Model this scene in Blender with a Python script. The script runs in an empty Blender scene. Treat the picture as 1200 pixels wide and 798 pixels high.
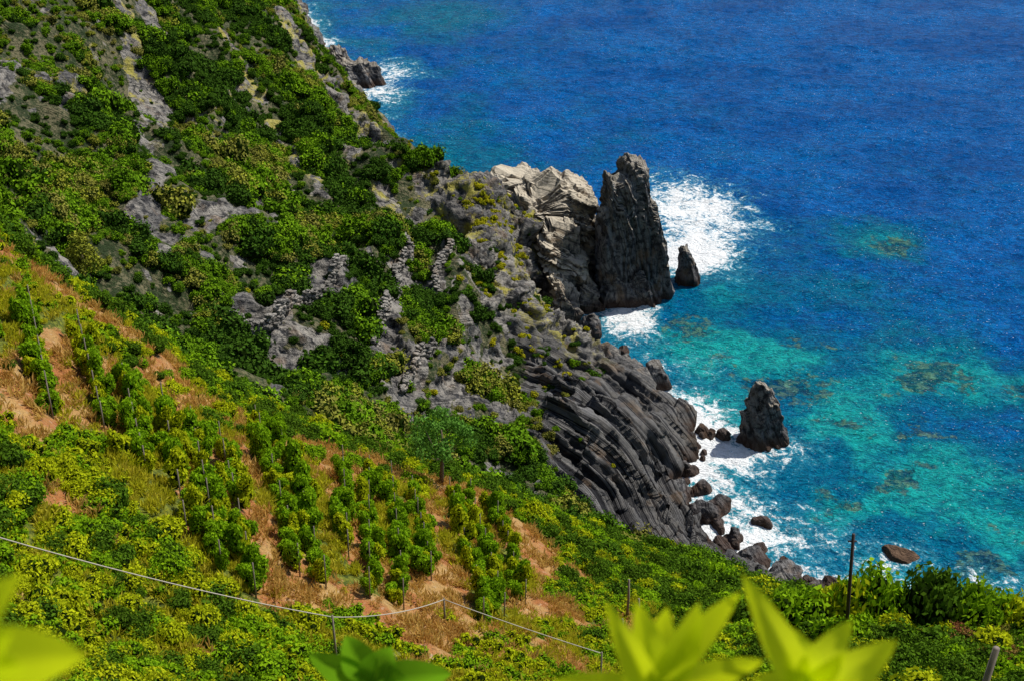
import bpy, math, numpy as np
from mathutils import Matrix, Vector
rng=np.random.default_rng(7)
scene=bpy.context.scene
# ------------------------------------------------------------------ noise
def _h(ix,iy,iz,s):
    h=(ix.astype(np.int64)*374761393+iy.astype(np.int64)*668265263+iz.astype(np.int64)*2147483647+s*1274126177)&0xffffffff
    h=((h^(h>>13))*1274126177)&0xffffffff
    h=((h^(h>>16))*2246822519)&0xffffffff
    return ((h^(h>>15))&0xffffff)/float(0xffffff)
def vn(x,y,z=0.0,s=0):
    x=np.asarray(x,float);y=np.asarray(y,float)+0*x;z=np.asarray(z,float)+0*x
    ix=np.floor(x);iy=np.floor(y);iz=np.floor(z);fx=x-ix;fy=y-iy;fz=z-iz
    fx=fx*fx*fx*(fx*(fx*6-15)+10);fy=fy*fy*fy*(fy*(fy*6-15)+10);fz=fz*fz*fz*(fz*(fz*6-15)+10)
    r=0
    for a in (0,1):
        for b in (0,1):
            for c in (0,1):
                r=r+_h(ix+a,iy+b,iz+c,s)*(fx if a else 1-fx)*(fy if b else 1-fy)*(fz if c else 1-fz)
    return r
def fbm(x,y,z=0.0,s=0,o=4,g=.5):
    t=0;a=1;n=0;f=1.0
    for i in range(o):
        t=t+a*vn(np.asarray(x)*f+i*17.3,np.asarray(y)*f+i*9.1,np.asarray(z)*f+i*3.7,s+i);n+=a;a*=g;f*=2.03
    return t/n
def ss(a,b,x):
    t=np.clip((np.asarray(x,float)-a)/(b-a),0,1);return t*t*(3-2*t)
def stepf(v,k):
    q=v*k;f=q-np.floor(q);return (np.floor(q)+ss(.3,.7,f))/k
# ------------------------------------------------------------------ terrain model (world metres)
CP=[(-48.1,280.1,25.2),(-34.3,248.2,19.9),(-24.9,219.4,18.0),(-14.2,197.6,20.2),(-5.4,185.6,20.0),(-69.9,173.1,53.8),(-60.6,200.1,46.5),(-55.4,235.1,37.2),(-56.6,133.0,50.3),(-51.7,152.0,43.2),(-43.6,175.7,34.4),(-34.5,194.7,27.3),(-42.9,106.9,49.2),(-32.3,103.9,39.9),(-25.3,106.1,33.8),(-17.5,109.0,28.9),(-7.4,113.9,21.3),(2.0,117.7,13.9),(10.2,121.3,6.2),(-43.0,130.1,41.3),(-31.9,144.8,34.7),(-21.2,160.3,27.7),(-12.6,170.7,21.7),(-32.3,120.9,35.4),(-22.2,132.4,29.3),
(-12.9,141.2,24.6),(-4.6,150,19.9),(2.0,164.5,14),(7.0,163,8.5),(0,144.3,14.4),(-6.4,135.7,19.1),(9.4,148.5,8.3),(12.8,130.4,10.3),(19.3,128,3.9),(14.4,122.1,5.6),
(-37.2,82.7,60.3),(-29.7,82,54.5),(-24.4,82.9,47.8),(-17.2,84.2,41.8),(-8.7,87.7,35.9),(0,93,29.1),(8.4,97.7,21.3),(17.5,101.2,15.2),(27.3,103.2,8.8),
(-29.1,61.1,61.9),(-23.4,46.3,64.2),(-18.6,33.7,66.3),(-18.3,54.3,58),(-14.8,40.2,59.7),(-11.4,67.9,47.5),(-9.7,55.1,51.4),(-8.1,43.9,56),(0,67.3,40.6),(0,51.2,48.7),(10.1,75.8,31.3),(10.8,58.5,41.4),(25.6,71.4,33.6),(37.2,69,35.4),(32.3,58.5,41.4),(21.5,58.5,41.4),
(0,-3,98.4),(0,.8,98.3),(0,6,91),(0,15,81),(0,30,66),(-40,0,105),(-60,40,95),(-100,120,84),(-115,173,85),(-150,300,80),(-110,260,60),(-90,380,35),(40,0,85),(60,40,45),(45,95,12),(90,90,12),(-100,-60,120),(60,-60,110),(-250,100,150),(-250,400,140),(-15,12,86),(15,12,84)]
A=np.array(CP,float)
def U(r2):return np.where(r2>1e-12,.5*r2*np.log(np.maximum(r2,1e-12)),0)
n=len(A)
K=U((A[:,None,0]-A[None,:,0])**2+(A[:,None,1]-A[None,:,1])**2)+np.eye(n)*6
Q=np.c_[np.ones(n),A[:,:2]]
W=np.linalg.solve(np.block([[K,Q],[Q.T,np.zeros((3,3))]]),np.r_[A[:,2],0,0,0])
def tps(x,y):
    s=W[n]+W[n+1]*x+W[n+2]*y
    for i in range(n): s=s+W[i]*U((x-A[i,0])**2+(y-A[i,1])**2)
    return s
COAST=[(-400,900),(-160,600),(-100,470),(-75,420),(-62,370),(-50,330),(-42,300),(-27,262),(-16,232),(-5,212),(5,206),(12,203),(13,194),(8,187),(4,181),(4,175),(10,170),(16,163),(21,158),(24,150),(24,143),(22,136),(21,130),(24,123),(31,115),(45,111),(70,109),(110,100),(200,70),(400,-50),(400,-400),(-600,-400),(-600,900)]
CO=np.array(COAST,float)
def sdist(x,y):
    x=np.asarray(x,float);y=np.asarray(y,float)
    best=np.full(x.shape,1e9);ins=np.zeros(x.shape,bool);m=len(CO)
    for i in range(m):
        a=CO[i];b=CO[(i+1)%m];dx,dy=b-a
        t=np.clip(((x-a[0])*dx+(y-a[1])*dy)/(dx*dx+dy*dy),0,1)
        best=np.minimum(best,(x-a[0]-t*dx)**2+(y-a[1]-t*dy)**2)
        c=((a[1]>y)!=(b[1]>y))
        xi=a[0]+(y-a[1])*dx/(dy if abs(dy)>1e-9 else 1e-9)
        ins^=c&(x<xi)
    return np.where(ins,1,-1)*np.sqrt(best)
def coastd(x,y):
    return sdist(x,y)+(fbm(x/9,y/9,s=5)-.5)*5+(fbm(x/2.5,y/2.5,s=6)-.5)*1.6
def headm(x,y): return ss(-3,10,y-(96+.15*x))
def segd(x,y,ax,ay,bx,by):
    dx,dy=bx-ax,by-ay;tt=np.clip(((x-ax)*dx+(y-ay)*dy)/(dx*dx+dy*dy),0,1);return np.hypot(x-ax-tt*dx,y-ay-tt*dy)
RIBS=[(-52,268,-40,240,2.8),(-40,240,-28,212,2.6),(-28,212,-15,193,2.2),(-43,146,-40,124,1.3),(-60,192,-49,170,1.3),(-38,192,-27,168,1.2),(-30,152,-37,132,1.0),(-14,158,-15,126,.9),(-21,137,-30,117,1.8),(-10,132,-12,118,1.2),(-62,152,-60,136,1.6),(-20,178,-13,160,1.1),(-66,215,-56,196,1.3),(-9.5,160,-10,145,.9),(-50,215,-41,198,1.2),(-26,152,-19,143,.6),(-52,178,-47,160,.9)]
def ribm(x,y):
    w=(fbm(x/2.4,y/5.5,s=33,o=5,g=.6)-.5)*5.0;m=0*x
    for ax,ay,bx,by,r in RIBS: m=np.maximum(m,ss(r+.9,r-.5,segd(x,y,ax,ay,bx,by)+w))
    return m
def H(x,y,full=False):
    d=coastd(x,y);b=tps(x,y);hm=headm(x,y)
    far=ss(8,35,y)
    rid=1-np.abs(2*fbm(x/13+3,y/22,s=11,o=3)-1)
    b=b+far*(.25+.75*hm)*((fbm(x/17,y/17,s=1)-.5)*7+(rid-.75)*8*hm+(fbm(x/4,y/4,s=2)-.5)*2.4)
    ter=ss(38,50,y)*(1-hm)
    q=b/2.2;fr=q-np.floor(q)
    b=b+ter*.35*2.2*(ss(.25,.75,fr)-fr)
    dd=np.maximum(d,0)
    cl=(1.75+1.2*ss(165,175,y)*ss(200,188,y))*dd**.97+.1
    k=1.2
    h=np.clip(.5+.5*(b-cl)/k,0,1)
    z=b*(1-h)+cl*h-k*h*(1-h)
    z=np.where(d>0,z,np.maximum(.7*d,-10))
    lim=98.75-1.06*np.maximum(y-.4,0)+ss(14,32,y)*14+ss(6,14,np.abs(x))*10
    z=np.where((y<32)&(np.abs(x)<40),np.minimum(z,lim),z)
    if full: return z,d,hm
    return z
AX=np.array([-.1,.8,-.55]);AX/=np.linalg.norm(AX)
AC=np.array([-6.0,112.0,0.0])
def strat_s(P):
    r=P-AC
    return np.linalg.norm(np.cross(r,AX),axis=-1)
def axis(segs):
    out=[segs[0][0]]
    for a,b,st in segs:
        k=max(1,int(round((b-a)/st)));out+=list(a+(b-a)*(np.arange(k)+1)/k)
    return np.array(out)
xs=axis([(-600,-200,25),(-200,-100,5),(-100,-66,1.2),(-66,-12,.45),(-12,30,.25),(30,48,.8),(48,120,3),(120,400,25)])
ys=axis([(-300,-40,20),(-40,-4,4),(-4,12,.5),(12,35,1.0),(35,100,.5),(100,114,.4),(114,168,.25),(168,215,.45),(215,300,.8),(300,420,2),(420,900,30)])
X,Y=np.meshgrid(xs,ys)
Z,D,HM=H(X,Y,True)
def slabm(x,y): return ss(-1,5,x+.12*(y-135))*ss(112,119,y)*(1-ss(150,162,y))
def rockmask(x,y,d,hm,z):
    nz=fbm(x/7,y/7,z/7,s=21,o=4)
    w=7*ss(190,215,y)+ (1-ss(190,215,y))*(12+6*ss(120,150,y))
    w=np.where(y<118,5+7*ss(108,118,y),w)
    coast=1-ss(w*.75,w*1.15,d+(nz-.5)*14)
    grey=ss(-13,-5,x+(nz-.5)*16)*ss(120,127,y-.15*x)*(1-ss(168,178,y))*ss(.42,.52,fbm(x/3,y/3,z/3,s=23,o=3)+.03)
    outc=ss(.63,.67,fbm(x/8+40,y/8,z/8,s=31,o=5,g=.6))*hm
    return np.clip(np.maximum(np.maximum(np.maximum(np.maximum(coast,grey*hm),outc*.95),ribm(x,y)),slabm(x,y)*ss(26,20,d)),0,1)
R=rockmask(X,Y,D,HM,Z)
gx=np.gradient(Z,axis=1)/np.gradient(X,axis=1);gy=np.gradient(Z,axis=0)/np.gradient(Y,axis=0)
N=np.stack([-gx,-gy,np.ones_like(Z)],-1);N/=np.linalg.norm(N,axis=-1,keepdims=True)
P=np.stack([X,Y,Z],-1)
slab=slabm(X,Y)*(D>-2)
sw=strat_s(P)+ (fbm(X/14,Y/14,Z/14,s=44,o=2)-.5)*4
st=ss(.38,.62,vn(sw*.8,sw*0,0,51))*.5+ss(.38,.62,vn(sw*1.8,sw*0,0,52))*.5
land=ss(-1,1,D)
vis=land*R
tl=X*.35+Y*.25+Z*1.0+(fbm(X/8,Y/8,Z/8,s=45)-.5)*6
bed=ss(.35,.65,vn(tl*.8,tl*0,0,53))*.6+vn(tl*2,tl*0,0,54)*.4
blk=stepf(fbm(X/3.4,Y/3.4,Z/2.6,s=61,o=4,g=.6),8)-.5
inl=1-.5*ss(18,30,D)
frac=stepf(fbm(X/2.2,Y/2.2,Z/2.2,s=64,o=3),6)-.5
disp=slab*(st-.5)*2.2*land+vis*inl*(1-.96*slab)*(blk*4.5+(bed-.5)*1.5+(fbm(X/1.2,Y/1.2,Z/1.2,s=62,o=2)-.5)*1.2)+slab*land*((stepf(fbm(X/9,Y/9,Z/9,s=63,o=2),4)-.5)*3+frac*1.5)
P=P+N*disp[...,None]
def mesh_grid(name,P,attrs):
    ny,nx=P.shape[:2]
    me=bpy.data.meshes.new(name)
    me.vertices.add(nx*ny);me.vertices.foreach_set("co",P.reshape(-1).astype(np.float32))
    i=np.arange((ny-1)*(nx-1));r=i//(nx-1);c=i%(nx-1);a=r*nx+c
    q=np.stack([a,a+1,a+nx+1,a+nx],1).astype(np.int32)
    me.loops.add(q.size);me.loops.foreach_set("vertex_index",q.reshape(-1))
    me.polygons.add(len(q));me.polygons.foreach_set("loop_start",(np.arange(len(q))*4).astype(np.int32))
    try: me.polygons.foreach_set("loop_total",np.full(len(q),4,np.int32))
    except Exception: pass
    me.update(calc_edges=True);me.validate()
    me.polygons.foreach_set("use_smooth",np.ones(len(me.polygons),bool))
    for k,v in attrs.items():
        at=me.attributes.new(k,'FLOAT','POINT');at.data.foreach_set("value",np.ascontiguousarray(v,dtype=np.float32).reshape(-1))
    ob=bpy.data.objects.new(name,me);scene.collection.objects.link(ob);return ob
# ------------------------------------------------------------------ node helpers
class NT:
    def __init__(s,name):
        s.m=bpy.data.materials.new(name);s.m.use_nodes=True;s.t=s.m.node_tree;s.t.nodes.clear()
        s.out=s.n("ShaderNodeOutputMaterial")
    def n(s,ty,**k):
        nd=s.t.nodes.new(ty)
        for a,b in k.items(): setattr(nd,a,b)
        return nd
    def l(s,a,b): s.t.links.new(a,b)
    def set(s,sock,v):
        if isinstance(v,bpy.types.NodeSocket): s.l(v,sock)
        else: sock.default_value=v
    def math(s,op,a,b=0.0,c=None,clamp=False):
        nd=s.n("ShaderNodeMath",operation=op,use_clamp=clamp);s.set(nd.inputs[0],a);s.set(nd.inputs[1],b)
        if c is not None:s.set(nd.inputs[2],c)
        return nd.outputs[0]
    def mix(s,f,a,b,bt='MIX'):
        nd=s.n("ShaderNodeMix",data_type='RGBA',blend_type=bt);s.set(nd.inputs[0],f)
        s.set(nd.inputs[6],a if not isinstance(a,tuple) else (*a,1)[:4]);s.set(nd.inputs[7],b if not isinstance(b,tuple) else (*b,1)[:4]);return nd.outputs[2]
    def noise(s,scale,detail=4,vec=None,rough=.55,dim='3D',w=None,dist=0):
        nd=s.n("ShaderNodeTexNoise",noise_dimensions=dim);nd.inputs["Scale"].default_value=scale;nd.inputs["Detail"].default_value=detail;nd.inputs["Roughness"].default_value=rough
        nd.inputs["Distortion"].default_value=dist
        if vec is not None:s.l(vec,nd.inputs["Vector"])
        if w is not None:s.l(w,nd.inputs["W"])
        return nd.outputs[0]
    def ramp(s,f,a,b):
        nd=s.n("ShaderNodeMapRange",interpolation_type='SMOOTHSTEP');s.set(nd.inputs[0],f);nd.inputs[1].default_value=a;nd.inputs[2].default_value=b;return nd.outputs[0]
    def attr(s,name):
        nd=s.n("ShaderNodeAttribute",attribute_name=name);return nd.outputs["Fac"]
    def pos(s):
        return s.n("ShaderNodeNewGeometry").outputs["Position"]
    def vm(s,op,a,b=None):
        nd=s.n("ShaderNodeVectorMath",operation=op);s.set(nd.inputs[0],a)
        if b is not None:s.set(nd.inputs[1],b)
        return nd
    def bump(s,h,dist,strength=1,nrm=None):
        nd=s.n("ShaderNodeBump");s.l(h,nd.inputs["Height"]);nd.inputs["Distance"].default_value=dist;nd.inputs["Strength"].default_value=strength
        if nrm is not None:s.l(nrm,nd.inputs["Normal"])
        return nd.outputs[0]
    def pbsdf(s,col,rough=.8,nrm=None,spec=.3):
        nd=s.n("ShaderNodeBsdfPrincipled");s.set(nd.inputs["Base Color"],col if not isinstance(col,tuple) else (*col,1)[:4]);s.set(nd.inputs["Roughness"],rough)
        nd.inputs["Specular IOR Level"].default_value=spec
        if nrm is not None:s.l(nrm,nd.inputs["Normal"])
        return nd.outputs[0]
    def fin(s,sh): s.l(sh,s.out.inputs[0]);return s.m
def rockcolor(t,pos,light=(.31,.285,.25),mid=(.125,.12,.117),dark=(.022,.022,.025),strata=None,calm=None):
    n1=t.noise(.16,3,pos);n2=t.noise(1.1,5,pos,.68);n3=t.noise(5,2,pos,.6)
    c=t.mix(t.ramp(t.math('ADD',t.math('MULTIPLY',n1,.5),t.math('MULTIPLY',n2,.5)),.42,.6),mid,light)
    k=t.math('MULTIPLY',t.ramp(n2,.52,.38),.9)
    if calm is not None: k=t.math('MULTIPLY',k,t.math('SUBTRACT',1.0,t.math('MULTIPLY',calm,.6)))
    c=t.mix(k,c,dark)
    if calm is not None: c=t.mix(t.math('MULTIPLY',calm,.6),c,(.2,.197,.2))
    if strata is not None: c=t.mix(strata,c,(dark[0]*.7,dark[1]*.7,dark[2]*.8))
    n4=t.noise(.3,3,t.vm('ADD',pos,(31,7,3)).outputs[0]);c=t.mix(t.math('MULTIPLY',t.ramp(n4,.56,.7),.45),c,(.26,.17,.1))
    z=t.n("ShaderNodeSeparateXYZ");t.l(pos,z.inputs[0])
    wet=t.ramp(t.math('ADD',z.outputs[2],t.math('MULTIPLY',n2,-2.0)),1.2,-.4)
    c=t.mix(t.math('MULTIPLY',wet,.8),c,(.06,.028,.013))
    return c,n1,n2,n3,wet
t=NT("terrain_ground");pos=t.pos()
r=t.vm('SUBTRACT',pos,tuple(AC));cr=t.vm('CROSS_PRODUCT',r.outputs[0],tuple(AX));ln=t.vm('LENGTH',cr.outputs[0]).outputs[1]
wob=t.noise(.07,1,pos)
sl=t.attr("slab");rk=t.attr("rock");dry=t.attr("dry");hd=t.attr("head");stt=t.attr("strat")
tb=t.vm('DOT_PRODUCT',pos,(.35,.25,1.0)).outputs[1]
sw_=t.math('ADD',ln,t.math('MULTIPLY',wob,4.0));tw_=t.math('ADD',tb,t.math('MULTIPLY',wob,14.0))
s1=t.noise(1.5,5,dim='1D',w=sw_,rough=.8);s2=t.noise(1.3,4,dim='1D',w=tw_,rough=.75)
nsl=t.math('SUBTRACT',1.0,sl)
stripe=t.math('MAXIMUM',t.math('MULTIPLY',t.math('MAXIMUM',t.ramp(s1,.51,.45),t.math('MULTIPLY',t.ramp(stt,.45,.1),.9)),sl),t.math('MULTIPLY',t.ramp(s2,.5,.36),t.math('MULTIPLY',nsl,.6)))
c,n1,n2,n3,wet=rockcolor(t,pos,strata=stripe,calm=sl)
ly=t.noise(.22,5,t.vm('ADD',pos,(5,50,3)).outputs[0],.7);z_=t.n("ShaderNodeSeparateXYZ");t.l(pos,z_.inputs[0])
c=t.mix(t.math('MULTIPLY',t.math('MULTIPLY',t.ramp(ly,.5,.6),.8),t.math('MULTIPLY',t.ramp(z_.outputs[1],150,160),t.ramp(z_.outputs[2],5,9))),c,(.42,.37,.06))
g1=t.noise(.35,3,pos);g2=t.noise(2.4,4,pos,.7)
soil=t.mix(t.ramp(g1,.38,.62),(.4,.15,.045),(.48,.29,.1))
soil=t.mix(t.math('MULTIPLY',t.ramp(g2,.56,.68),.6),soil,(.52,.42,.28))
soil=t.mix(t.math('MULTIPLY',t.ramp(g2,.42,.32),.7),soil,(.13,.09,.03))
green=t.mix(t.ramp(g2,.35,.65),(.05,.075,.008),(.22,.24,.02))
hgreen=t.mix(t.ramp(t.math('ADD',t.math('MULTIPLY',g2,.6),t.math('MULTIPLY',g1,.4)),.44,.6),(.018,.035,.005),(.17,.15,.08))
green=t.mix(hd,green,hgreen)
gr=t.mix(t.ramp(t.math('ADD',dry,t.math('MULTIPLY',t.math('SUBTRACT',g2,.5),.9)),.42,.58),green,soil)
edge=t.ramp(t.math('ADD',rk,t.math('MULTIPLY',t.math('SUBTRACT',n2,.5),.9)),.42,.56)
col=t.mix(edge,gr,c)
h=t.math('ADD',t.math('MULTIPLY',n2,t.math('SUBTRACT',1.1,t.math('MULTIPLY',sl,.6))),t.math('MULTIPLY',n3,.2))
h=t.math('ADD',h,t.math('MULTIPLY',t.math('MULTIPLY',s1,sl),2.2))
h=t.math('ADD',h,t.math('MULTIPLY',t.math('MULTIPLY',s2,nsl),.5))
terr_mat=t.fin(t.pbsdf(col,.85,t.bump(h,.85,1.0)))
DRY=[(-38,83,-28,82,2.4,.9),(-28,82,-24,75,2.0,.9),(-24,74,-15.5,60,1.2,1.0),(-15.5,60,-11.5,51,1.5,1.0),(-11,86,-2,89,2.6,1.0),(-8,62,-5,54,1.6,.6),(8,73,10,66,1.6,.9),(-14,80,-9.5,60,.9,.75),(-6.8,82,-4.2,62,1.1,.75),(1,86,4,66,1.6,.7),(-3,56,4,55,1.5,.4),(-22,70,-17,52,.8,.6),(-30,66,-22,50,1.0,.5),(-33,74,-27,64,1.2,.4),(-2,78,2,60,1.2,.5),(-13,82,-16,86,2,.6)]
def dryness(x,y,z):
    v=.21+(fbm(x/4.5,y/4.5,s=71,o=4)-.5)*2.0
    for ax,ay,bx,by,w,k in DRY: v=v+k*np.exp(-(segd(x,y,ax,ay,bx,by)/w)**2)
    v=v+.22*ss(-23,-19,x+.0*y)*ss(5,1,x)*ss(50,55,y)*ss(90,84,y)-.35*ss(6,12,x)-.15*ss(-26,-32,x)
    return v
DR=dryness(X,Y,Z)*(1-HM*.9)
terrain=mesh_grid("terrain",P,{"rock":R,"slab":slab,"dry":DR,"head":HM,"strat":st});terrain.data.materials.append(terr_mat)
# ------------------------------------------------------------------ sea
FO=[(35.5,222,12,20,1.1),(31,203,7,8,.95),(19.5,182,5.5,12,.95),(35,143.5,6,5.5,.7),(28,142,6,14,.5),(34,125,9,8,.55),(-33,300,11,17,.85),(56,116.5,8,3,.45),(27,165,6,5,.35),(47.5,121,4.5,3,.5),(27,153,5,5,.3),(40,117,6,3,.3)]
RE=[(67,210,8,8,.95),(62.4,165,10,10,1.0),(55.6,136.7,11,8,1.05),(47,149,7,6,.95),(40,167.6,8,7,.8),(30,172,8,8,.9),(43,130,8,4,.75),(74,160,7,8,.8),(-18,355,14,14,.7),(-12.7,252,12,12,.7),(51,158,7,5,.65),(66,125,9,6,.9),(36,187,7,7,.55),(55,190,6,6,.4),(78,140,9,7,.7),(30,155,7,9,.45)]
DK=[(63,163,6.5,6,1.3),(52,136,4.5,3.5,1.1),(56,119,4,3,1.0),(69,208,5,4,.9),(75,158,4,3,.9),(41,131,4,2.5,.8),(30,150,3,5,.7),(28,175,4,6,.8),(45,160,7,4,.7),(38,158,5,5,.7),(58,147,5,3,.8),(70,138,4,3,.8),(48,172,5,3,.6),(46,150,4,2.5,.8),(66,124,5,3,.8),(34,167,4,3,.7)]
sx=axis([(-4000,-400,300),(-400,-80,16),(-80,100,.6),(100,180,1.5),(180,500,16),(500,4000,300)])
sy=axis([(-400,80,24),(80,95,3),(95,240,.55),(240,330,.9),(330,420,2),(420,900,24),(900,6000,400)])
SX,SY=np.meshgrid(sx,sy)
SD=-coastd(SX,SY)
lowc=1-.5*ss(36,44,SX)*ss(135,120,SY)
foam=(.9*np.exp(-np.maximum(SD,0)/2.4)+.36*np.exp(-np.maximum(SD,0)/9)*(1-ss(200,230,SY)*.6))*lowc
for a,b,rx,ry,k in FO: foam=foam+k*np.exp(-((((SX-a)/rx)**2+((SY-b)/ry)**2)**1.2))
n0=fbm(SX/9,SY/9,s=81,o=4)
foam=foam+(n0-.5)*.7*(foam>.08)
sh=.5*np.exp(-np.maximum(SD,0)/30)*(1-.75*ss(185,230,SY))+.16*np.exp(-np.maximum(SD,0)/90)
dk=0*SX
wx=SX+(fbm(SX/4,SY/4,s=90)-.5)*11;wy=SY+(fbm(SX/4,SY/4,s=91)-.5)*11
for a,b,rx,ry,k in RE: sh=sh+k*.58*np.exp(-((((wx-a)/rx)**2+((wy-b)/ry)**2)**1.5))
for a,b,rx,ry,k in DK: dk=dk+k*np.exp(-((((wx-a)/rx)**2+((wy-b)/ry)**2)**1.8))
sh=sh+(n0-.5)*.7*np.exp(-np.maximum(SD,0)/60)
SZ=((fbm(SX/7,SY/5,s=101,o=3)-.5)*.9+(fbm(SX/2.2,SY/1.8,s=102,o=2)-.5)*.45)*((SX>-90)&(SX<170)&(SY>95)&(SY<420))
sea=mesh_grid("sea",np.stack([SX,SY,SZ],-1),{"foam":foam,"shallow":sh,"reef":dk})
t=NT("sea_water");pos=t.pos()
m=t.n("ShaderNodeMapping");m.inputs["Rotation"].default_value=(0,0,.5);m.inputs["Scale"].default_value=(1,1.6,1);t.l(pos,m.inputs[0]);pv=m.outputs[0]
a=t.noise(.42,4,pv,.65,dist=1.0);b=t.noise(1.9,3,pv,.68,dist=.5);big=t.noise(.035,3,pos,.6)
sh=t.attr("shallow");fo=t.attr("foam");rf=t.attr("reef")
deep=t.mix(t.ramp(big,.35,.65),(.0,.085,.33),(.0,.135,.46))
mid=(.0,.15,.26);tq=(.01,.37,.34)
fn=t.noise(.55,5,pos,.7)
shv=t.math('ADD',sh,t.math('MULTIPLY',t.math('SUBTRACT',fn,.5),.5))
c=t.mix(t.ramp(shv,.02,.45),deep,mid);c=t.mix(t.ramp(shv,.45,.98),c,tq)
rn=t.ramp(t.math('ADD',rf,t.math('MULTIPLY',t.math('SUBTRACT',fn,.5),2.4)),.5,.8)
c=t.mix(t.math('MULTIPLY',rn,.8),c,t.mix(t.ramp(fn,.47,.6),(.006,.05,.055),(.12,.22,.12)))
wv=t.ramp(t.math('ADD',t.math('MULTIPLY',a,.5),t.math('MULTIPLY',b,.5)),.39,.61)  # ripple light and shade painted into the water colour with the wave noise
c=t.mix(t.math('MULTIPLY',t.math('SUBTRACT',1.0,wv),.65),c,(.0,.018,.1))
c=t.mix(t.math('MULTIPLY',t.ramp(b,.58,.7),.32),c,(.02,.38,.75))
f1=t.noise(.35,5,pos,.72,dist=1.2);f2=t.noise(1.6,4,pos,.7,dist=.8)
fv=t.math('ADD',fo,t.math('MULTIPLY',t.math('SUBTRACT',t.math('ADD',t.math('MULTIPLY',f1,.6),t.math('MULTIPLY',f2,.4)),.5),4.0))
foam_glint=t.ramp(fv,.6,1.05)
halo=t.math('MULTIPLY',t.ramp(fv,.15,.85),t.ramp(fo,.05,.3));c=t.mix(t.math('MULTIPLY',halo,.45),c,(.08,.42,.52))
foam_glint=t.math('MULTIPLY',foam_glint,t.ramp(fo,.05,.2))
glint_spk=t.math('MULTIPLY',t.ramp(t.noise(2.4,2,pv,.6),.69,.74),t.ramp(big,.38,.56))  # whitecaps and sun sparkle painted on as white specks
foam_glint=t.math('MAXIMUM',foam_glint,t.math('MULTIPLY',glint_spk,.7))  # mask holds real foam plus the painted sparkle
c=t.mix(foam_glint,c,(.85,.87,.88))
h=t.math('ADD',t.math('MULTIPLY',a,1.1),t.math('MULTIPLY',b,.5))
ro=t.math('ADD',.2,t.math('MULTIPLY',foam_glint,.7))
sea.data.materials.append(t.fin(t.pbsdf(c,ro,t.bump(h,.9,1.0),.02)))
# ------------------------------------------------------------------ rocks
def rock_mat(name,light,mid,dark,sdir,freq,top=.6):
    t=NT(name);pos=t.pos()
    dt=t.vm('DOT_PRODUCT',pos,sdir).outputs[1]
    w=t.math('ADD',dt,t.math('MULTIPLY',t.noise(.2,3,pos),2.5))
    s=t.noise(freq,5,dim='1D',w=w,rough=.7)
    c,n1,n2,n3,wet=rockcolor(t,pos,light,mid,dark,strata=t.math('MULTIPLY',t.ramp(s,.52,.38),.75))
    g=t.n("ShaderNodeNewGeometry");sp=t.n("ShaderNodeSeparateXYZ");t.l(g.outputs["Normal"],sp.inputs[0])
    z=t.n("ShaderNodeSeparateXYZ");t.l(pos,z.inputs[0])
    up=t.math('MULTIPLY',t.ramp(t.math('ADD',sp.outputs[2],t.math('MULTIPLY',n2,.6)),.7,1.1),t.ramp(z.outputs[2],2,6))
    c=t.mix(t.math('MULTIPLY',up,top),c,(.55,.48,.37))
    h=t.math('ADD',t.math('ADD',t.math('MULTIPLY',n2,.7),t.math('MULTIPLY',n3,.2)),t.math('MULTIPLY',s,1.2))
    return t.fin(t.pbsdf(c,.8,t.bump(h,.6,1.0)))
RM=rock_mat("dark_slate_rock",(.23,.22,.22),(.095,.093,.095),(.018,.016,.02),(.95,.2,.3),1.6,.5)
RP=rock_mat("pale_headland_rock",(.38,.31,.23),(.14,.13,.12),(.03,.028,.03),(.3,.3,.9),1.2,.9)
import bmesh
def unit_ico(sub):
    bm=bmesh.new();bmesh.ops.create_icosphere(bm,subdivisions=sub,radius=1)
    v=np.array([x.co[:] for x in bm.verts]);f=np.array([[y.index for y in x.verts] for x in bm.faces]);bm.free();return v,f
ICO={k:unit_ico(k) for k in (2,3,4,5,6)}
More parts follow.
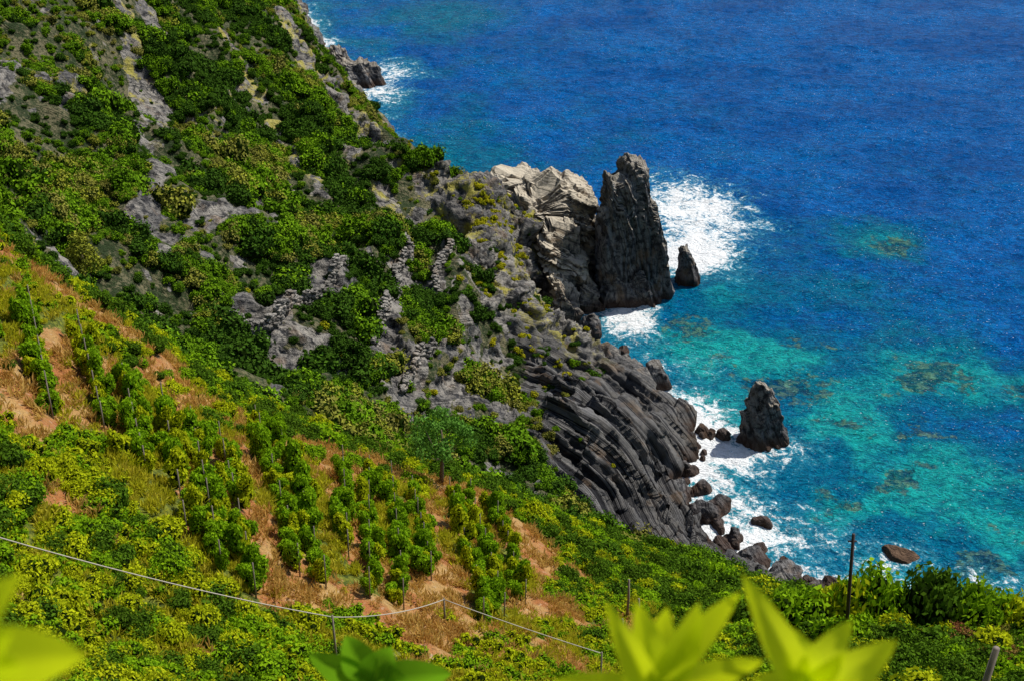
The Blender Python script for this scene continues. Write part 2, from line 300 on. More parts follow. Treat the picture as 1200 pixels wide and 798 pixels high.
def rock_part(c,size,seed,sub=5,box=.55,taper=0.0,lean=(0,0),rot=0,sdir=(.95,.2,.3),ledge=.6,rough=.25,sfreq=1.0,cut=0,tp=1.0,planes=(),bk=1.0):
    v,f=ICO[sub];p=np.sign(v)*np.abs(v)**box
    nn=v/np.linalg.norm(v,axis=1,keepdims=True)
    r_=np.random.default_rng(seed)
    for i in range(cut):
        d=r_.normal(size=3);d[2]=abs(d[2])*.6;d/=np.linalg.norm(d);k=r_.uniform(.6,.85)
        e=p@d-k;p=p-np.outer(np.maximum(e,0)*.95,d)
    for d,k in planes:
        d=np.array(d,float);d/=np.linalg.norm(d);e=p@d-k;p=p-np.outer(np.maximum(e,0),d)
    zz=np.clip((p[:,2]+1)/2,0,1)
    p=p*np.stack([1-taper*zz**tp,1-taper*zz**tp,np.ones_like(zz)],1)
    size=np.array(size,float);p=p*size;p[:,0]+=lean[0]*zz;p[:,1]+=lean[1]*zz
    o=seed*13.7
    a=fbm(p[:,0]/(size.mean()*.8)+o,p[:,1]/(size.mean()*.8),p[:,2]/(size.mean()*.8),s=seed,o=5)-.5
    sd=np.array(sdir);sd=sd/np.linalg.norm(sd);cs,sn=math.cos(rot),math.sin(rot)
    M=np.array([[cs,-sn,0],[sn,cs,0],[0,0,1]])
    pw=p@M.T;nw=nn@M.T
    w=pw@sd+a*2
    l=ss(.35,.65,vn(w*sfreq+o,w*0,0,seed+5))*.6+ss(.35,.65,vn(w*sfreq*2.5+o,w*0,0,seed+6))*.4-.5
    fine=fbm(pw[:,0]*1.1+o,pw[:,1]*1.1,pw[:,2]*.8,s=seed+9,o=3)-.5
    bl=stepf(fbm(pw[:,0]/2.2+o,pw[:,1]/2.2,pw[:,2]/2.8,s=seed+12,o=3),6)-.5
    big=min(1,size.mean()/4)
    pw=pw+nw*(a*2*rough*size.mean()+l*ledge+(fine*.8*big+bl*2.6*big)*bk)[:,None]
    return pw+np.array(c),f
def mk(name,parts,mat,smooth=False):
    V=[];F=[];o=0
    for v,f in parts: V.append(v);F.append(f+o);o+=len(v)
    V=np.concatenate(V);F=np.concatenate(F)
    me=bpy.data.meshes.new(name);me.from_pydata(V.tolist(),[],F.tolist())
    me.polygons.foreach_set("use_smooth",np.full(len(F),smooth))
    me.materials.append(mat);ob=bpy.data.objects.new(name,me);scene.collection.objects.link(ob);return ob
mk("sea_stack",[rock_part((20.9,191,8.4),(2.6,4.6,14.6),3,6,.38,.2,(-1.0,0),.15,ledge=1.3,rough=.07,planes=[((1.1,0,1),1.08)],bk=.9),
 rock_part((17.2,189,7.4),(2.6,4.6,13.6),4,6,.38,.06,(-.4,0),.1,ledge=1.1,rough=.07,planes=[((.9,0,1),1.1),((-.8,-.3,1),1.2)],bk=.9),
 rock_part((23.6,190,5.4),(2.3,4.4,11.8),5,6,.4,.22,(-1.1,0),.15,ledge=1.1,rough=.1,planes=[((.9,0,1),.9)],bk=.9),
 rock_part((25.2,189.5,1.6),(1.7,3.8,8.2),9,5,.42,.3,(-.6,0),.15,ledge=.8,rough=.1,planes=[((.8,0,1),.8)]),
 rock_part((16.2,186.5,.8),(2.6,3.2,6.8),10,5,.45,.4,(.3,0),.1,ledge=.9,rough=.1,planes=[((-.6,-.4,1),.8)]),
 rock_part((21.0,186,.5),(5.0,2.6,4.4),6,5,.5,.4,(-.5,.5),.1,ledge=.9,rough=.1)],RM)
mk("sea_stack",[rock_part((30.3,193.5,1.4),(2.3,2.5,5.6),8,5,.5,.45,(-.6,0),.1,ledge=.8,rough=.1,planes=[((.8,0,1),.8)])],RM)
mk("headland_rock",[rock_part((6,197,5.5),(8.5,8.5,10.5),11,6,.42,.1,(0,1),.15,sdir=(.5,.1,.9),ledge=1.4,rough=.1,planes=[((-.4,-.1,1),.9)]),
 rock_part((9.3,187,3.2),(4.6,5.5,10),12,6,.42,.25,(-1.5,2),.2,sdir=(.5,.1,.9),ledge=1.3,rough=.12,planes=[((.3,-.6,1),.85)]),
 rock_part((0,206,5),(8,6,9.5),13,5,.5,.2,(0,0),.3,sdir=(.5,.1,.9),ledge=1.0,rough=.12),
 rock_part((8.5,179.5,1.5),(3.2,3.6,6),14,5,.5,.35,(0,1),.3,sdir=(.5,.1,.9),ledge=.9,rough=.12,planes=[((.6,-.4,1),.7)]),
 rock_part((12.5,184,.8),(2.4,3,3.4),15,5,.5,.3,(0,1),.3,sdir=(.5,.1,.9),ledge=.6,rough=.12)],RP)
mk("pointed_rock",[rock_part((35.6,146,1.2),(4.9,3.8,7.8),17,6,.74,.6,(-1.5,.5),.35,sdir=(.8,.1,.55),ledge=.5,rough=.09,tp=1.1,bk=.7,planes=[((.9,0,.6),.75),((-.6,-.5,.6),.85)])],RM)
mk("sea_rock",[rock_part((-37,298,1),(8.5,6,4.5),19,5,.6,.4,(-2,0),.2,ledge=.8,cut=2,rough=.12),rock_part((-43,303,2),(5,6,6),20,5,.6,.4,(0,0),.4,ledge=.8,cut=2)],RM)
mk("awash_rock",[rock_part((47.5,121,-.1),(3.2,1.6,.9),77,5,.7,.3,(0,0),-.5,sdir=(.3,.1,.9),ledge=.2,rough=.1,bk=.3,cut=3)],rock_mat("ochre_rock",(.42,.28,.17),(.3,.19,.11),(.08,.06,.04),(.3,.3,.9),1.2,.1))
BO=[(21.3,160.5,3,2.2,3),(12.5,175.5,2.2,2.2,2.6),(23.5,149,1.6,1.5,1.6),(27.8,147,1.5,1,.8),(29.5,146.6,1,.8,.7),(22.9,138,1.8,1.5,1.6),(21.2,131.5,3,2.4,2.4),(23.8,128,2.6,2,2),(26.3,130,2.2,1.5,1.3),(27.5,123.7,2,1.6,1.5),(28.9,119,2.4,2,1.8),(32.8,115.6,3,2.4,2.2),(31.4,127,1.4,1,.7),(30.5,122,1.3,1,.9),(35.5,114,2,1.6,1.3),(24.5,134,1.6,1.3,1.2),(26,126,1.5,1.2,1.1),(22.6,144.5,1.3,1.2,1.3),(17.5,170,1.4,1,.8),(38,115.5,1.5,1.2,.8),(33,119.5,1.3,1,.6)]
parts=[rock_part((x,y,z*.2),(a,b,z),30+i,4,.7,.25,(0,0),i*1.3,sdir=(.3,.3,.8),ledge=.25,rough=.15,cut=5) for i,(x,y,a,b,z) in enumerate(BO)]
for i in range(1100):
    x=rng.uniform(8,40);y=rng.uniform(108,200)
    d=float(coastd(np.array([x]),np.array([y]))[0])
    if -2.4<d<1.8 and rng.random()<.5:
        s_=rng.uniform(.3,1.25);parts.append(rock_part((x,y,.1),(s_*1.2,s_,s_*.8),100+i,2 if s_<.6 else 3,.7,.2,(0,0),i,ledge=.1,rough=.2,cut=4))
mk("shore_boulders",parts,RM)
# ------------------------------------------------------------------ foliage protos
def leaf_mat(name,c1,c2,c3,trans=.3):
    t=NT(name);a=t.attr("tint");oi=t.n("ShaderNodeObjectInfo").outputs["Random"]
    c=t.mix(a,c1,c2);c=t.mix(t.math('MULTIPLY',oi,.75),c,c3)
    d=t.n("ShaderNodeBsdfDiffuse");t.l(c,d.inputs[0])
    if trans<=0: return t.fin(d.outputs[0])
    tr=t.n("ShaderNodeBsdfTranslucent");t.l(t.mix(.5,c,(c2[0]*1.3,c2[1]*1.3,c2[2])),tr.inputs[0])
    mx=t.n("ShaderNodeMixShader");mx.inputs[0].default_value=trans;t.l(d.outputs[0],mx.inputs[1]);t.l(tr.outputs[0],mx.inputs[2]);return t.fin(mx.outputs[0])
M_MAQ=leaf_mat("maquis_leaf",(.04,.1,.005),(.2,.36,.012),(.08,.17,.008),0)
M_MAQD=leaf_mat("dark_maquis_leaf",(.013,.042,.005),(.065,.14,.012),(.035,.075,.01),0)
M_OLV=leaf_mat("olive_maquis_leaf",(.09,.11,.02),(.32,.34,.03),(.2,.18,.05),0)
M_LIT=leaf_mat("bright_leaf",(.16,.23,.006),(.52,.56,.012),(.34,.38,.01),.25)
M_VIN=leaf_mat("vine_leaf",(.06,.17,.006),(.26,.43,.01),(.16,.29,.008),.25)
M_MAQN=leaf_mat("dark_shrub_leaf",(.022,.06,.006),(.1,.2,.012),(.06,.11,.008),.15)
M_YEL=leaf_mat("yellow_leaf",(.28,.27,.012),(.54,.48,.015),(.26,.28,.012),0)
M_GRS=leaf_mat("grass_blade",(.3,.33,.015),(.52,.5,.02),(.5,.4,.05),.3)
M_DRY=leaf_mat("straw_blade",(.42,.28,.07),(.62,.44,.13),(.5,.24,.06),.3)
M_FLW=leaf_mat("rusty_leaf",(.2,.07,.03),(.32,.12,.06),(.14,.2,.02),.2)
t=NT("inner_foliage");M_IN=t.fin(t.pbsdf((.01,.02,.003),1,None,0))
t=NT("bark");M_BARK=t.fin(t.pbsdf(t.mix(t.noise(6,4,t.pos()),(.1,.07,.05),(.22,.17,.13)),.9))
def leaves(C,Nn,size,r_,droop=.6,asp=.55):
    k=len(C);a=r_.normal(size=(k,3));d=Nn+a*droop;d/=np.linalg.norm(d,axis=1,keepdims=True)
    u=np.cross(d,r_.normal(size=(k,3)));u/=np.linalg.norm(u,axis=1,keepdims=True);v=np.cross(d,u)
    s=size*r_.uniform(.6,1.35,size=(k,1))
    return np.stack([C-u*s,C+v*s*asp,C+u*s,C-v*s*asp],1).reshape(-1,3)
def build(name,leafV,cores,mats,tint=None,link=None):
    k=len(leafV)//4;V=[leafV];F=[list(range(4*i,4*i+4)) for i in range(k)];mi=[0]*k;o=len(leafV)
    for (c,r,sub) in cores:
        v,f=ICO[sub];V.append(v*np.array(r)+np.array(c));F+= (f+o).tolist();mi+=[1]*len(f);o+=len(v)
    me=bpy.data.meshes.new(name);me.from_pydata(np.concatenate(V).tolist(),[],F)
    for m_ in mats: me.materials.append(m_)
    me.polygons.foreach_set("material_index",np.array(mi,np.int32))
    at=me.attributes.new("tint",'FLOAT','FACE');tv=np.zeros(len(F),np.float32);tv[:k]=np.random.default_rng(1).random(k) if tint is None else tint
    at.data.foreach_set("value",tv)
    ob=bpy.data.objects.new(name,me)
    if link is not None: link.objects.link(ob)
    return ob
def bush(name,seed,nl,size,mat,coll,nb=9,flat=.75,spread=.62,rb=(.3,.5)):
    r_=np.random.default_rng(seed);B=[]
    for i in range(nb):
        a=r_.uniform(0,6.28);q=spread*math.sqrt(r_.random());B.append((q*math.cos(a),q*math.sin(a),flat*r_.uniform(.25,.85)*(1-.45*q),r_.uniform(*rb)))
    C=[];Nn=[];T=[]
    for (x,y,z,r) in B:
        k=int(nl/nb);d=r_.normal(size=(k,3));d[:,2]=np.abs(d[:,2])*.9+r_.normal(size=k)*.25;d/=np.linalg.norm(d,axis=1,keepdims=True)
        p=np.array([x,y,z])+d*r*r_.uniform(.76,1.28,size=(k,1))
        keep=np.ones(k,bool)
        for (x2,y2,z2,r2) in B:
            if (x2,y2)!=(x,y): keep&=np.linalg.norm(p-np.array([x2,y2,z2]),axis=1)>r2*.8
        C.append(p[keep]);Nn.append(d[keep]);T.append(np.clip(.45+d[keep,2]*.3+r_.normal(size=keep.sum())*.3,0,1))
    C=np.concatenate(C);Nn=np.concatenate(Nn);T=np.concatenate(T)
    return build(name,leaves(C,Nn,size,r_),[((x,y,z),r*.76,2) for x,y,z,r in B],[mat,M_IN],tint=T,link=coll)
def tuft(name,seed,nbl,mat,coll,h=.55,sp=.5,w=.035):
    r_=np.random.default_rng(seed);V=[]
    for i in range(nbl):
        a=r_.uniform(0,6.28);q=sp*math.sqrt(r_.random());b=np.array([q*math.cos(a),q*math.sin(a),-.05]);hh=h*r_.uniform(.5,1.2)
        tp=b+np.array([r_.normal()*.22,r_.normal()*.22,hh]);s=np.array([math.cos(a*3),math.sin(a*3),0])*w*r_.uniform(.7,1.5);mdl=b*.45+tp*.55+np.array([0,0,.06])
        V+=[b,mdl-s,tp,mdl+s]
    return build(name,np.array(V),[],[mat],link=coll)
def coll(n): return bpy.data.collections.new(n)
cM=coll("maquis_kinds")
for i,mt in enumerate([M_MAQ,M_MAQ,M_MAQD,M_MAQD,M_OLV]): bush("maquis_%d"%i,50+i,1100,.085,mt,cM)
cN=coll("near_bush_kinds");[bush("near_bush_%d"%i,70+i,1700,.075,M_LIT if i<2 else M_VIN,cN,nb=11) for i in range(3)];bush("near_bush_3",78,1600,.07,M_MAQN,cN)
cY=coll("yellow_kinds");[bush("spurge_%d"%i,90+i,450,.1,M_YEL,cY,nb=5,flat=.5) for i in range(2)]
cG=coll("grass_kinds");[tuft("g%d"%i,110+i,60,M_GRS,cG,w=.045) for i in range(2)];[bush("gherb_%d"%i,115+i,320,.09,M_LIT if i else M_VIN,cG,nb=6,flat=.35,rb=(.2,.34)) for i in range(2)];[tuft("straw_%d"%i,120+i,50,M_DRY,cG,w=.045) for i in range(2)]
cV=coll("vine_kinds");[bush("vine_%d"%i,130+i,1200,.1,M_VIN if i else M_LIT,cV,nb=9,flat=2.0,spread=.34,rb=(.22,.4)) for i in range(3)]
cF=coll("rust_kinds");bush("rust_0",140,1200,.07,M_FLW,cF)
def scatter(name,pts,scl,idx,coll_,tilt=.12):
    k=len(pts);me=bpy.data.meshes.new(name);me.from_pydata(np.asarray(pts).tolist(),[],[])
    rot=np.stack([rng.normal(size=k)*tilt,rng.normal(size=k)*tilt,rng.uniform(0,6.28,k)],1).astype(np.float32)
    at=me.attributes.new("rot",'FLOAT_VECTOR','POINT');at.data.foreach_set("vector",rot.reshape(-1))
    scl=np.asarray(scl,float)
    if scl.ndim==1: scl=np.stack([scl,scl,scl],1)
    at=me.attributes.new("scl",'FLOAT_VECTOR','POINT');at.data.foreach_set("vector",scl.astype(np.float32).reshape(-1))
    at=me.attributes.new("idx",'INT','POINT');at.data.foreach_set("value",np.asarray(idx,np.int32))
    ob=bpy.data.objects.new(name,me);scene.collection.objects.link(ob)
    g=bpy.data.node_groups.new(name,'GeometryNodeTree')
    g.interface.new_socket("Geometry",in_out='INPUT',socket_type='NodeSocketGeometry');g.interface.new_socket("Geometry",in_out='OUTPUT',socket_type='NodeSocketGeometry')
    gi=g.nodes.new("NodeGroupInput");go=g.nodes.new("NodeGroupOutput");ip=g.nodes.new("GeometryNodeInstanceOnPoints");ci=g.nodes.new("GeometryNodeCollectionInfo")
    ci.inputs["Collection"].default_value=coll_;ci.inputs["Separate Children"].default_value=True;ci.inputs["Reset Children"].default_value=True
    def na(nm,ty):
        q=g.nodes.new("GeometryNodeInputNamedAttribute");q.data_type=ty;q.inputs["Name"].default_value=nm;return next(o for o in q.outputs if o.enabled and o.name=="Attribute")
    L=g.links.new
    L(gi.outputs[0],ip.inputs["Points"]);L(ci.outputs[0],ip.inputs["Instance"]);ip.inputs["Pick Instance"].default_value=True
    L(na("idx",'INT'),ip.inputs["Instance Index"]);L(na("scl",'FLOAT_VECTOR'),ip.inputs["Scale"])
    e=g.nodes.new("FunctionNodeEulerToRotation");L(na("rot",'FLOAT_VECTOR'),e.inputs[0]);L(e.outputs[0],ip.inputs["Rotation"])
    L(ip.outputs[0],go.inputs[0]);md=ob.modifiers.new("scatter",'NODES');md.node_group=g;return ob
# ------------------------------------------------------------------ headland maquis
k=64000;x=rng.uniform(-112,28,k);y=rng.uniform(94,330,k)
z,d,hm=H(x,y,True);rk=rockmask(x,y,d,hm,z)
dens=(1-.9*ss(.35,.7,rk))*ss(1,4,d)*(y>96+.15*x)*(x>-.45*y-12)*(1-slabm(x,y)*ss(18,12,d))
dens=np.where(d<9,dens*.6,dens)
vp=fbm(x/5,y/5,s=150)
keep=(rng.random(k)<dens*(.35+.65*ss(.36,.48,vp)))&(z>2.5)
x,y,z,vp,d,rk=x[keep],y[keep],z[keep],vp[keep],d[keep],rk[keep]
sc=rng.uniform(.5,1.05,len(x))*(.75+1.1*ss(.4,.62,vp))*np.where(rng.random(len(x))<.12,1.6,1)
sc=np.where((d<15)|(rk>.4)|(ribm(x,y)>.1),sc*.6,sc)
kind=fbm(x/12,y/12,s=155)+rng.normal(size=len(x))*.1
idx=np.where(kind<.46,rng.integers(2,4,len(x)),np.where(kind<.58,rng.integers(0,2,len(x)),np.where(rng.random(len(x))<.55,4,0)))
scatter("maquis_shrubs",np.stack([x,y,z-.25*sc],1),np.stack([sc,sc,sc*rng.uniform(.75,1.3,len(x))],1),idx,cM)
k=11000;x=rng.uniform(-40,14,k);y=rng.uniform(120,250,k);z,d,hm=H(x,y,True)
dd=np.hypot((x+2-.12*(170-y))/5.5,(y-172)/18);keep=(rng.random(k)<np.exp(-dd**2)*1.0*ss(.48,.56,fbm(x/4,y/4,s=180))+.006+.35*np.exp(-((d-8)/3)**2)*(y>175)*ss(.45,.55,fbm(x/4,y/4,s=181)))&(d>3)&(z>4)
x,y,z=x[keep],y[keep],z[keep];sc=rng.uniform(.35,.9,len(x))
scatter("yellow_spurge",np.stack([x,y,z+.1],1),sc,rng.integers(0,2,len(x)),cY)
# ------------------------------------------------------------------ dry stone walls
WALLM=rock_mat("dry_stone",(.38,.355,.32),(.26,.245,.22),(.08,.075,.07),(.2,.2,.95),3.0,.1)
WL=[([(-14,157),(-14.3,148),(-15,138),(-16.2,126)],1.5),([(-9,158),(-9.6,152),(-10,145)],1.4),([(-20,139),(-23,129),(-27,119),(-30,117)],1.8),([(-10,131),(-11,124),(-12,119)],1.2)]
for li,(pl,hh) in enumerate(WL):
    parts=[];r_=np.random.default_rng(500+li)
    for (a,b) in zip(pl[:-1],pl[1:]):
        L_=math.hypot(b[0]-a[0],b[1]-a[1]);m_=int(L_/.36)
        X_=np.array([a[0]+(b[0]-a[0])*i/m_ for i in range(m_)]);Y_=np.array([a[1]+(b[1]-a[1])*i/m_ for i in range(m_)])
        X_=X_+(vn(Y_*.3,X_*0,0,9+li)-.5)*1.6;Z_=H(X_,Y_)+.2
        hs=hh*(.3+1.1*vn(X_*.6,Y_*.6,0,7))
        for i in range(m_):
            for q in range(int(hs[i]/.26)+1):
                s_=r_.uniform(.14,.3);v,f=ICO[2];p=np.sign(v)*np.abs(v)**.6*np.array([s_*1.4,s_*1.1,s_*.7])
                an=r_.uniform(0,6.28);cs,sn=math.cos(an),math.sin(an)
                p=p@np.array([[cs,-sn,0],[sn,cs,0],[0,0,1]]).T
                parts.append((p+np.array([X_[i]+r_.normal()*.14,Y_[i]+r_.normal()*.14,Z_[i]+.05+q*.26]),f))
    mk("dry_stone_wall",parts,WALLM)
# ------------------------------------------------------------------ near hillside
ROWS=[(-25.2,70,-20.2,57),(-22.9,70,-17.2,53),(-20.9,69,-14.9,50.5),(-19.2,69,-13.2,50),(-19.6,81,-11.9,55),(-18.1,81,-10.4,54.5),(-13.2,81,-9.9,60),(-11.3,82,-8.2,56),(-9.6,82,-6.4,57),(-7.8,80,-5.2,63),(-5.2,85,-1.8,60),(-3.5,86,-.5,61.5),(-1.6,86,.9,66),(-34,72,-28,58),(-31.5,73,-26,60),(-29,74,-24,62)]
def rowd(x,y):
    b=np.full(x.shape,1e9)
    for r in ROWS: b=np.minimum(b,segd(x,y,*r))
    return b
k=34000;x=rng.uniform(-50,50,k);y=rng.uniform(24,108,k);z,d,hm=H(x,y,True);dr=dryness(x,y,z)
rd=rowd(x,y)
keep=(y<99+.15*x)&(d>3)&(rd>.4)&(np.abs(x)<.5*y+6);x,y,z,dr,rd=x[keep],y[keep],z[keep],dr[keep],rd[keep]
isdry=dr+rng.normal(size=len(x))*.18>.48
gk=fbm(x/4,y/4,s=170)+rng.normal(size=len(x))*.1
idx=np.where(isdry,rng.integers(4,6,len(x)),np.where((gk<.5)|(rd<2.0),rng.integers(0,2,len(x)),rng.integers(2,4,len(x))))
keep=((~isdry)&(rng.random(len(x))<.78))|(rng.random(len(x))<.36)
x,y,z,idx=x[keep],y[keep],z[keep],idx[keep];sc=rng.uniform(.5,1.2,len(x))
scatter("hillside_grass",np.stack([x,y,z],1),sc,idx,cG)
k=14000;x=rng.uniform(-50,60,k);y=rng.uniform(26,110,k);z,d,hm=H(x,y,True);dr=dryness(x,y,z)
bn=fbm(x/5+9,y/5,s=160)
near=ss(60,46,y)*ss(6,-4,x)
edge=np.exp(-((y-(92+.15*x))/6)**2)
right=ss(3,12,x)
midband=np.exp(-((x+24+(y-70)*.25)/3.2)**2)*ss(68,72,y)*ss(84,76,y)
dens=np.clip(.3*ss(.5,.6,bn)+.55*near*ss(.42,.52,bn)+.75*edge+.7*right+.7*midband,0,.85)*(1-ss(.42,.7,dr)*.92)
rd=rowd(x,y)
keep=(rng.random(k)<dens)&(d>3.5)&(y<100+.15*x)&((rd>1.5)|((rd>.7)&(rng.random(k)<.3)))&(np.abs(x)<.5*y+8)
x,y,z,d,rd=x[keep],y[keep],z[keep],d[keep],rd[keep]
sc=rng.uniform(.4,1.25,len(x))*(1+.35*ss(75,95,y)+.4*ss(10,20,x))*np.where(rng.random(len(x))<.1,1.4,1);sc=np.where(rd<1.5,sc*.55,sc)
idx=rng.choice([0,1,2,3],len(x),p=[.3,.2,.2,.3]);idx=np.where((y>84+.1*x)|(x>5),rng.choice([0,2,3,3,3],len(x)),idx)
scatter("hillside_shrubs",np.stack([x,y,z-.2*sc],1),np.stack([sc,sc,sc*rng.uniform(.8,1.3,len(x))],1),idx,cN)
pts=[];sc=[]
for ri,(ax,ay,bx,by) in enumerate(ROWS):
    Ln=math.hypot(bx-ax,by-ay);m_=int(Ln/.4)
    for i in range(m_):
        g_=float(vn(np.array(i*.14),np.array(ri*7.0),0,3))
        if rng.random()<.06+.7*(g_>.72): continue
        tt=(i+rng.uniform(-.4,.4))/m_;px=ax+(bx-ax)*tt+rng.normal()*.15+.3*math.sin(i*.13+ri*2);py=ay+(by-ay)*tt+rng.normal()*.15
        pts.append((px,py));s_=rng.uniform(.5,.95)*(.8+.45*g_);sc.append((s_,s_,s_*rng.uniform(1.0,1.8)))
pp=np.array(pts);zz=H(pp[:,0],pp[:,1]);scatter("grapevine_rows",np.c_[pp,zz-.1],np.array(sc),rng.integers(0,3,len(pp)),cV,.16)
big=[(21.5,71,3.4,4.2),(24.5,72,3.4,6.0),(27,71.5,3.2,6.0),(30,70,3,5.8),(33,69,2.8,5.0),(36,68,2.8,4.6),(19,73,2.4,3.0),(40,68,3,4.4),(23,66,2.4,2.8),(28,65,2.5,2.6),(33,63,2.4,2.2),(37,63,2.6,2.2),(17,70,2,2),(44,68,3,4.2),(14.5,74,1.8,1.8),(16,78,1.7,1.8),(22,75,2.2,3.8),(26,75,2.2,4.2),(29,74,2.4,4.4),(32,73,2.4,4.2),(35.5,72,2.6,4.2),(39,71,2.6,4.2),(20,79,2,2.6),(24,82,2,2.6)]
b=np.array(big);zz=H(b[:,0],b[:,1]);bi=rng.choice([0,2,3,3],len(b));bi[:6]=[2,0,2,3,2,0]
scatter("coastal_bushes",np.c_[b[:,:2],zz-.3],b[:,[2,2,3]],bi,cN)
k=260;x=rng.uniform(27,42,k);y=rng.uniform(54,68,k);keep=(x>30+(64-y)*.3);x,y=x[keep],y[keep];z=H(x,y);scatter("rusty_shrubs",np.c_[x,y,z+.3],rng.uniform(.5,1.1,len(x)),np.zeros(len(x)),cF)
# ------------------------------------------------------------------ tubes
def tube(pts,rad,sides=7):
    pts=[Vector(p) for p in pts];V=[];F=[]
    rad=rad if hasattr(rad,'__len__') else [rad]*len(pts)
    for i,p in enumerate(pts):
        d=(pts[min(i+1,len(pts)-1)]-pts[max(i-1,0)]).normalized();u=d.orthogonal().normalized();w=d.cross(u)
        for j in range(sides):
            a=6.283*j/sides;V.append(tuple(p+(u*math.cos(a)+w*math.sin(a))*rad[i]))
    for i in range(len(pts)-1):
        for j in range(sides):
            k2=(j+1)%sides;F.append([i*sides+j,i*sides+k2,(i+1)*sides+k2,(i+1)*sides+j])
    F.append(list(range(sides))[::-1]);F.append([(len(pts)-1)*sides+j for j in range(sides)]);return V,F
def obj(name,VF,mat,parent=None,smooth=True):
    V=[];F=[]
    for v,f in VF:
        o=len(V);V+=list(v);F+=[[q+o for q in ff] for ff in f]
    me=bpy.data.meshes.new(name);me.from_pydata([tuple(q) for q in V],[],F);me.materials.append(mat)
    me.polygons.foreach_set("use_smooth",np.full(len(F),smooth))
    ob=bpy.data.objects.new(name,me);scene.collection.objects.link(ob);ob.parent=parent;return ob
hz=lambda a,b:float(H(np.array([a]),np.array([b]))[0])
def tree(name,x,y,h,seed,mat,cr=2.7):
    r_=np.random.default_rng(seed);z=hz(x,y);e=bpy.data.objects.new(name,None);scene.collection.objects.link(e);e.location=(x,y,z)
    tb=[tube([(0,0,-.4),(.1,.05,h*.22),(.25,0,h*.42),(.15,.1,h*.7)],[.22,.17,.13,.06])];B=[]
    for i in range(11):
        a=i*2.4+r_.uniform(-.3,.3);q=cr*r_.uniform(.35,.75);zz=h*r_.uniform(.42,.88);end=Vector((q*math.cos(a),q*math.sin(a),zz));st=Vector((.2,.03,h*r_.uniform(.25,.5)))
        tb.append(tube([st,st.lerp(end,.5)+Vector((0,0,-.2)),end],[.08,.05,.02],5));B.append((*end,r_.uniform(.7,1.15)))
    B.append((.1,0,h*.92,.8));obj("trunk",tb,M_BARK,e)
    C=[];Nn=[]
    for bx,by,bz,br in B:
        k=330;dd=r_.normal(size=(k,3));dd/=np.linalg.norm(dd,axis=1,keepdims=True);C.append(np.array([bx,by,bz])+dd*np.array([1,1,.7])*br*r_.uniform(.45,1.1,size=(k,1)));Nn.append(dd)
    ob=build("crown",leaves(np.concatenate(C),np.concatenate(Nn),.13,r_,1.0),[],[mat],link=scene.collection);ob.parent=e
M_TREE=leaf_mat("tree_leaf",(.05,.15,.02),(.16,.36,.05),(.12,.26,.04),.2)
tree("small_tree",-6.1,88.5,7.8,5,M_TREE,3.2)
tree("small_tree",-39.5,104,6,6,M_OLV,1.6)
t=NT("weathered_wood");M_WOOD=t.fin(t.pbsdf(t.mix(t.noise(5,4,t.pos()),(.12,.09,.07),(.28,.24,.2)),.85))
t=NT("dark_pole_paint");M_POLE=t.fin(t.pbsdf(t.mix(t.noise(4,3,t.pos()),(.03,.02,.02),(.07,.04,.035)),.7))
t=NT("pale_cable");M_CAB=t.fin(t.pbsdf(t.mix(t.noise(2,3,t.pos()),(.35,.31,.25),(.5,.46,.4)),.7))
g=hz(23.6,67.1);obj("utility_pole",[tube([(23.7,67.1,g-.5),(22.9,67.1,46.3)],[.15,.11]),tube([(22.6,67.1,45.7),(23.2,67.1,45.7)],.06)],M_POLE)
for a,b,tp in [(8.8,73.6,3.8),(9.3,71,2.6),(7.6,66,2.2)]:
    g=hz(a,b);obj("wooden_post",[tube([(a,b,g-.3),(a+.05,b,g+tp*.5),(a,b,g+tp)],[.11,.1,.08])],M_WOOD)
g=hz(15.3,29.8);obj("wooden_post",[tube([(15.0,29.8,g-.5),(15.3,29.8,71.6)],[.14,.11])],M_WOOD)
def cable(p,q,sag,m_=16): return [(p[0]+(q[0]-p[0])*i/m_,p[1]+(q[1]-p[1])*i/m_,p[2]+(q[2]-p[2])*i/m_-sag*4*(i/m_)*(1-i/m_)) for i in range(m_+1)]
P0=(-24,33,76.5);P1=(-8.5,45.4,58.7);P2=(-4,56.9,49.6);P3=(5.1,53.5,48.6)
for (p,q,s_) in ((P0,P1,.6),(P1,P2,.4),(P2,P3,.1)): obj("cable",[tube(cable(p,q,s_),.028,5)],M_CAB)
for p in (P1,P2,P3):
    g=hz(p[0],p[1]);obj("wooden_post",[tube([(p[0],p[1],g-.3),(p[0],p[1],max(p[2]+.1,g+.8))],[.07,.05])],M_WOOD)
g=hz(P0[0],P0[1]);obj("wooden_post",[tube([(P0[0],P0[1],g-.3),(P0[0],P0[1],max(P0[2]+.1,g+.8))],[.08,.06])],M_WOOD)
st=[]
for ax,ay,bx,by in ROWS:
    for i in range(7):
        tt=i/6;a=ax+(bx-ax)*tt;b=ay+(by-ay)*tt;g=hz(a,b);st.append(tube([(a,b,g-.2),(a+.05,b,g+2.4)],[.05,.04],5))
obj("vineyard_stakes",st,M_WOOD)
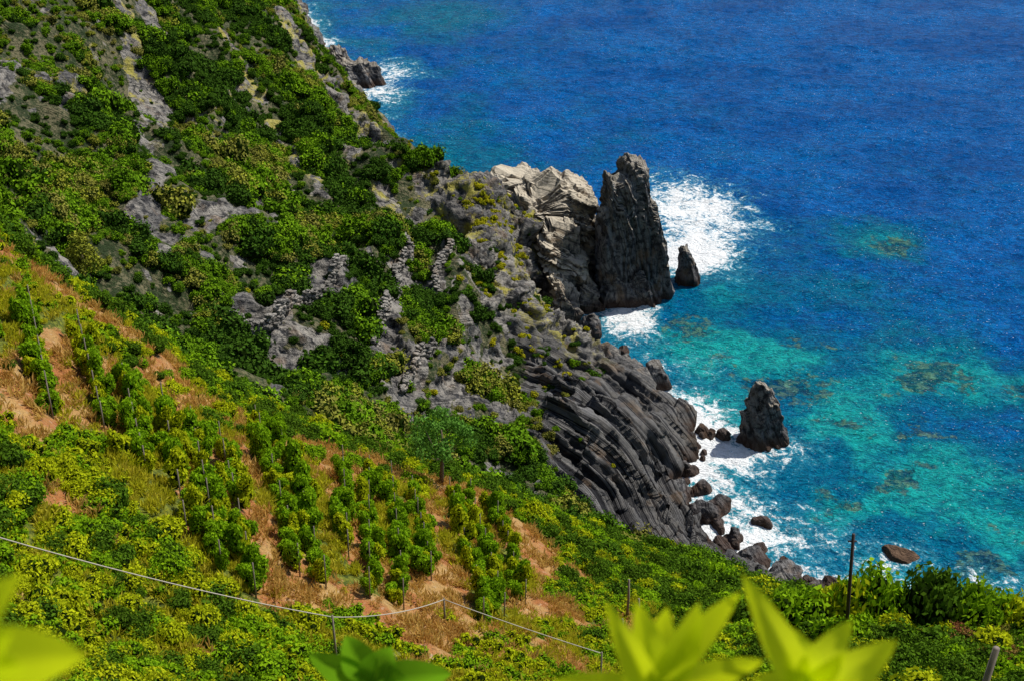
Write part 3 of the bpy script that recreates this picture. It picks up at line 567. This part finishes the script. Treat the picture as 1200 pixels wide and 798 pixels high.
# ------------------------------------------------------------------ foreground leaves
M_FG=leaf_mat("citrus_leaf",(.66,.76,.01),(.85,.9,.03),(.7,.8,.015),.6)
M_FG2=leaf_mat("broad_leaf",(.16,.36,.01),(.3,.5,.015),(.2,.42,.012),.45)
def leaf(base,tip,w,up=(0,-.5,1),curl=.12,nu=10,nv=4):
    base=Vector(base);tip=Vector(tip);d=tip-base;L=d.length;d.normalize();up=Vector(up);s=d.cross(up).normalized();u=s.cross(d).normalized();V=[];F=[]
    for i in range(nu+1):
        a=i/nu;ww=w*.5*(math.sin(math.pi*min(1,a**.8))**.75+.03)
        c=base+d*L*a+u*(curl*L*math.sin(a*math.pi)-curl*L*.5*a*a)
        for j in range(-nv,nv+1):
            b=j/nv;V.append(tuple(c+s*ww*b+u*(abs(b)*ww*.35+.03*w*math.sin(a*9+b))))
    m_=2*nv+1
    for i in range(nu):
        for j in range(m_-1): F.append([i*m_+j,i*m_+j+1,(i+1)*m_+j+1,(i+1)*m_+j])
    return V,F
def sprig(name,root,base,tips,w,mat):
    e=bpy.data.objects.new(name,None);scene.collection.objects.link(e)
    obj("stem",[tube([root,Vector(root).lerp(Vector(base),.5)+Vector((.02,.02,0)),base],[.008,.006,.003],6)],M_BARK,e)
    obj("leaves",[leaf(base if i%2 else tuple(Vector(base)+Vector((0,0,-.012))),tp,w*(.85+.3*((i*7)%5)/5),up=(.2*((i%3)-1),-.7,.8)) for i,tp in enumerate(tips)],mat,e)
FS=[((.155,1.0,98.985),[(.1,1.02,99.09),(.135,1.04,99.075),(.2,1.03,99.08),(.245,1.05,99.08),(.045,1.0,99.0),(.275,1.02,99.01),(.17,1.06,99.05)],.036),
    ((.325,1.02,98.97),[(.25,1.05,99.1),(.3,1.04,99.04),(.405,1.0,99.055),(.36,1.02,99.065),(.265,1.01,98.99),(.38,1.0,99.0)],.044)]
for b_,tp,w_ in FS: sprig("citrus_shoot",(b_[0]+.02,b_[1]+.05,98.0),b_,tp,w_,M_FG)
sprig("citrus_shoot",(-.42,.7,98.3),(-.395,.66,99.35),[(-.345,.68,99.42),(-.305,.67,99.355),(-.375,.67,99.445),(-.325,.65,99.32),(-.35,.66,99.385)],.05,M_FG)
sprig("broad_leaf_plant",(-.3,2.0,97),(-.28,1.83,98.17),[(-.4,1.85,98.22),(-.33,1.88,98.24),(-.24,1.86,98.23),(-.2,1.82,98.17),(-.12,1.84,98.18)],.07,M_FG2)
# ------------------------------------------------------------------ camera, light
cam=bpy.data.cameras.new("camera");co=bpy.data.objects.new("camera",cam);scene.collection.objects.link(co);co.location=(0,0,100);co.rotation_euler=(math.radians(60),0,0)
cam.lens=44.55;cam.clip_end=9000;cam.clip_start=.05;scene.camera=co
cam.dof.use_dof=True;cam.dof.focus_distance=130;cam.dof.aperture_fstop=5.0
S=Vector((.55,.35,.85)).normalized()
L=bpy.data.lights.new("sun",'SUN');L.energy=5;L.angle=math.radians(.5);L.color=(1,.96,.88);l=bpy.data.objects.new("sun",L);scene.collection.objects.link(l);l.rotation_euler=S.to_track_quat('Z','Y').to_euler()
wd=bpy.data.worlds.new("World");scene.world=wd;wd.use_nodes=True
sk=wd.node_tree.nodes.new("ShaderNodeTexSky");sk.sky_type='NISHITA';sk.sun_disc=False;sk.sun_elevation=math.asin(S.z);sk.sun_rotation=math.atan2(S.x,S.y)
wd.node_tree.links.new(sk.outputs[0],wd.node_tree.nodes["Background"].inputs[0]);wd.node_tree.nodes["Background"].inputs[1].default_value=.1
scene.view_settings.view_transform='Standard';scene.view_settings.look='None';scene.view_settings.exposure=0
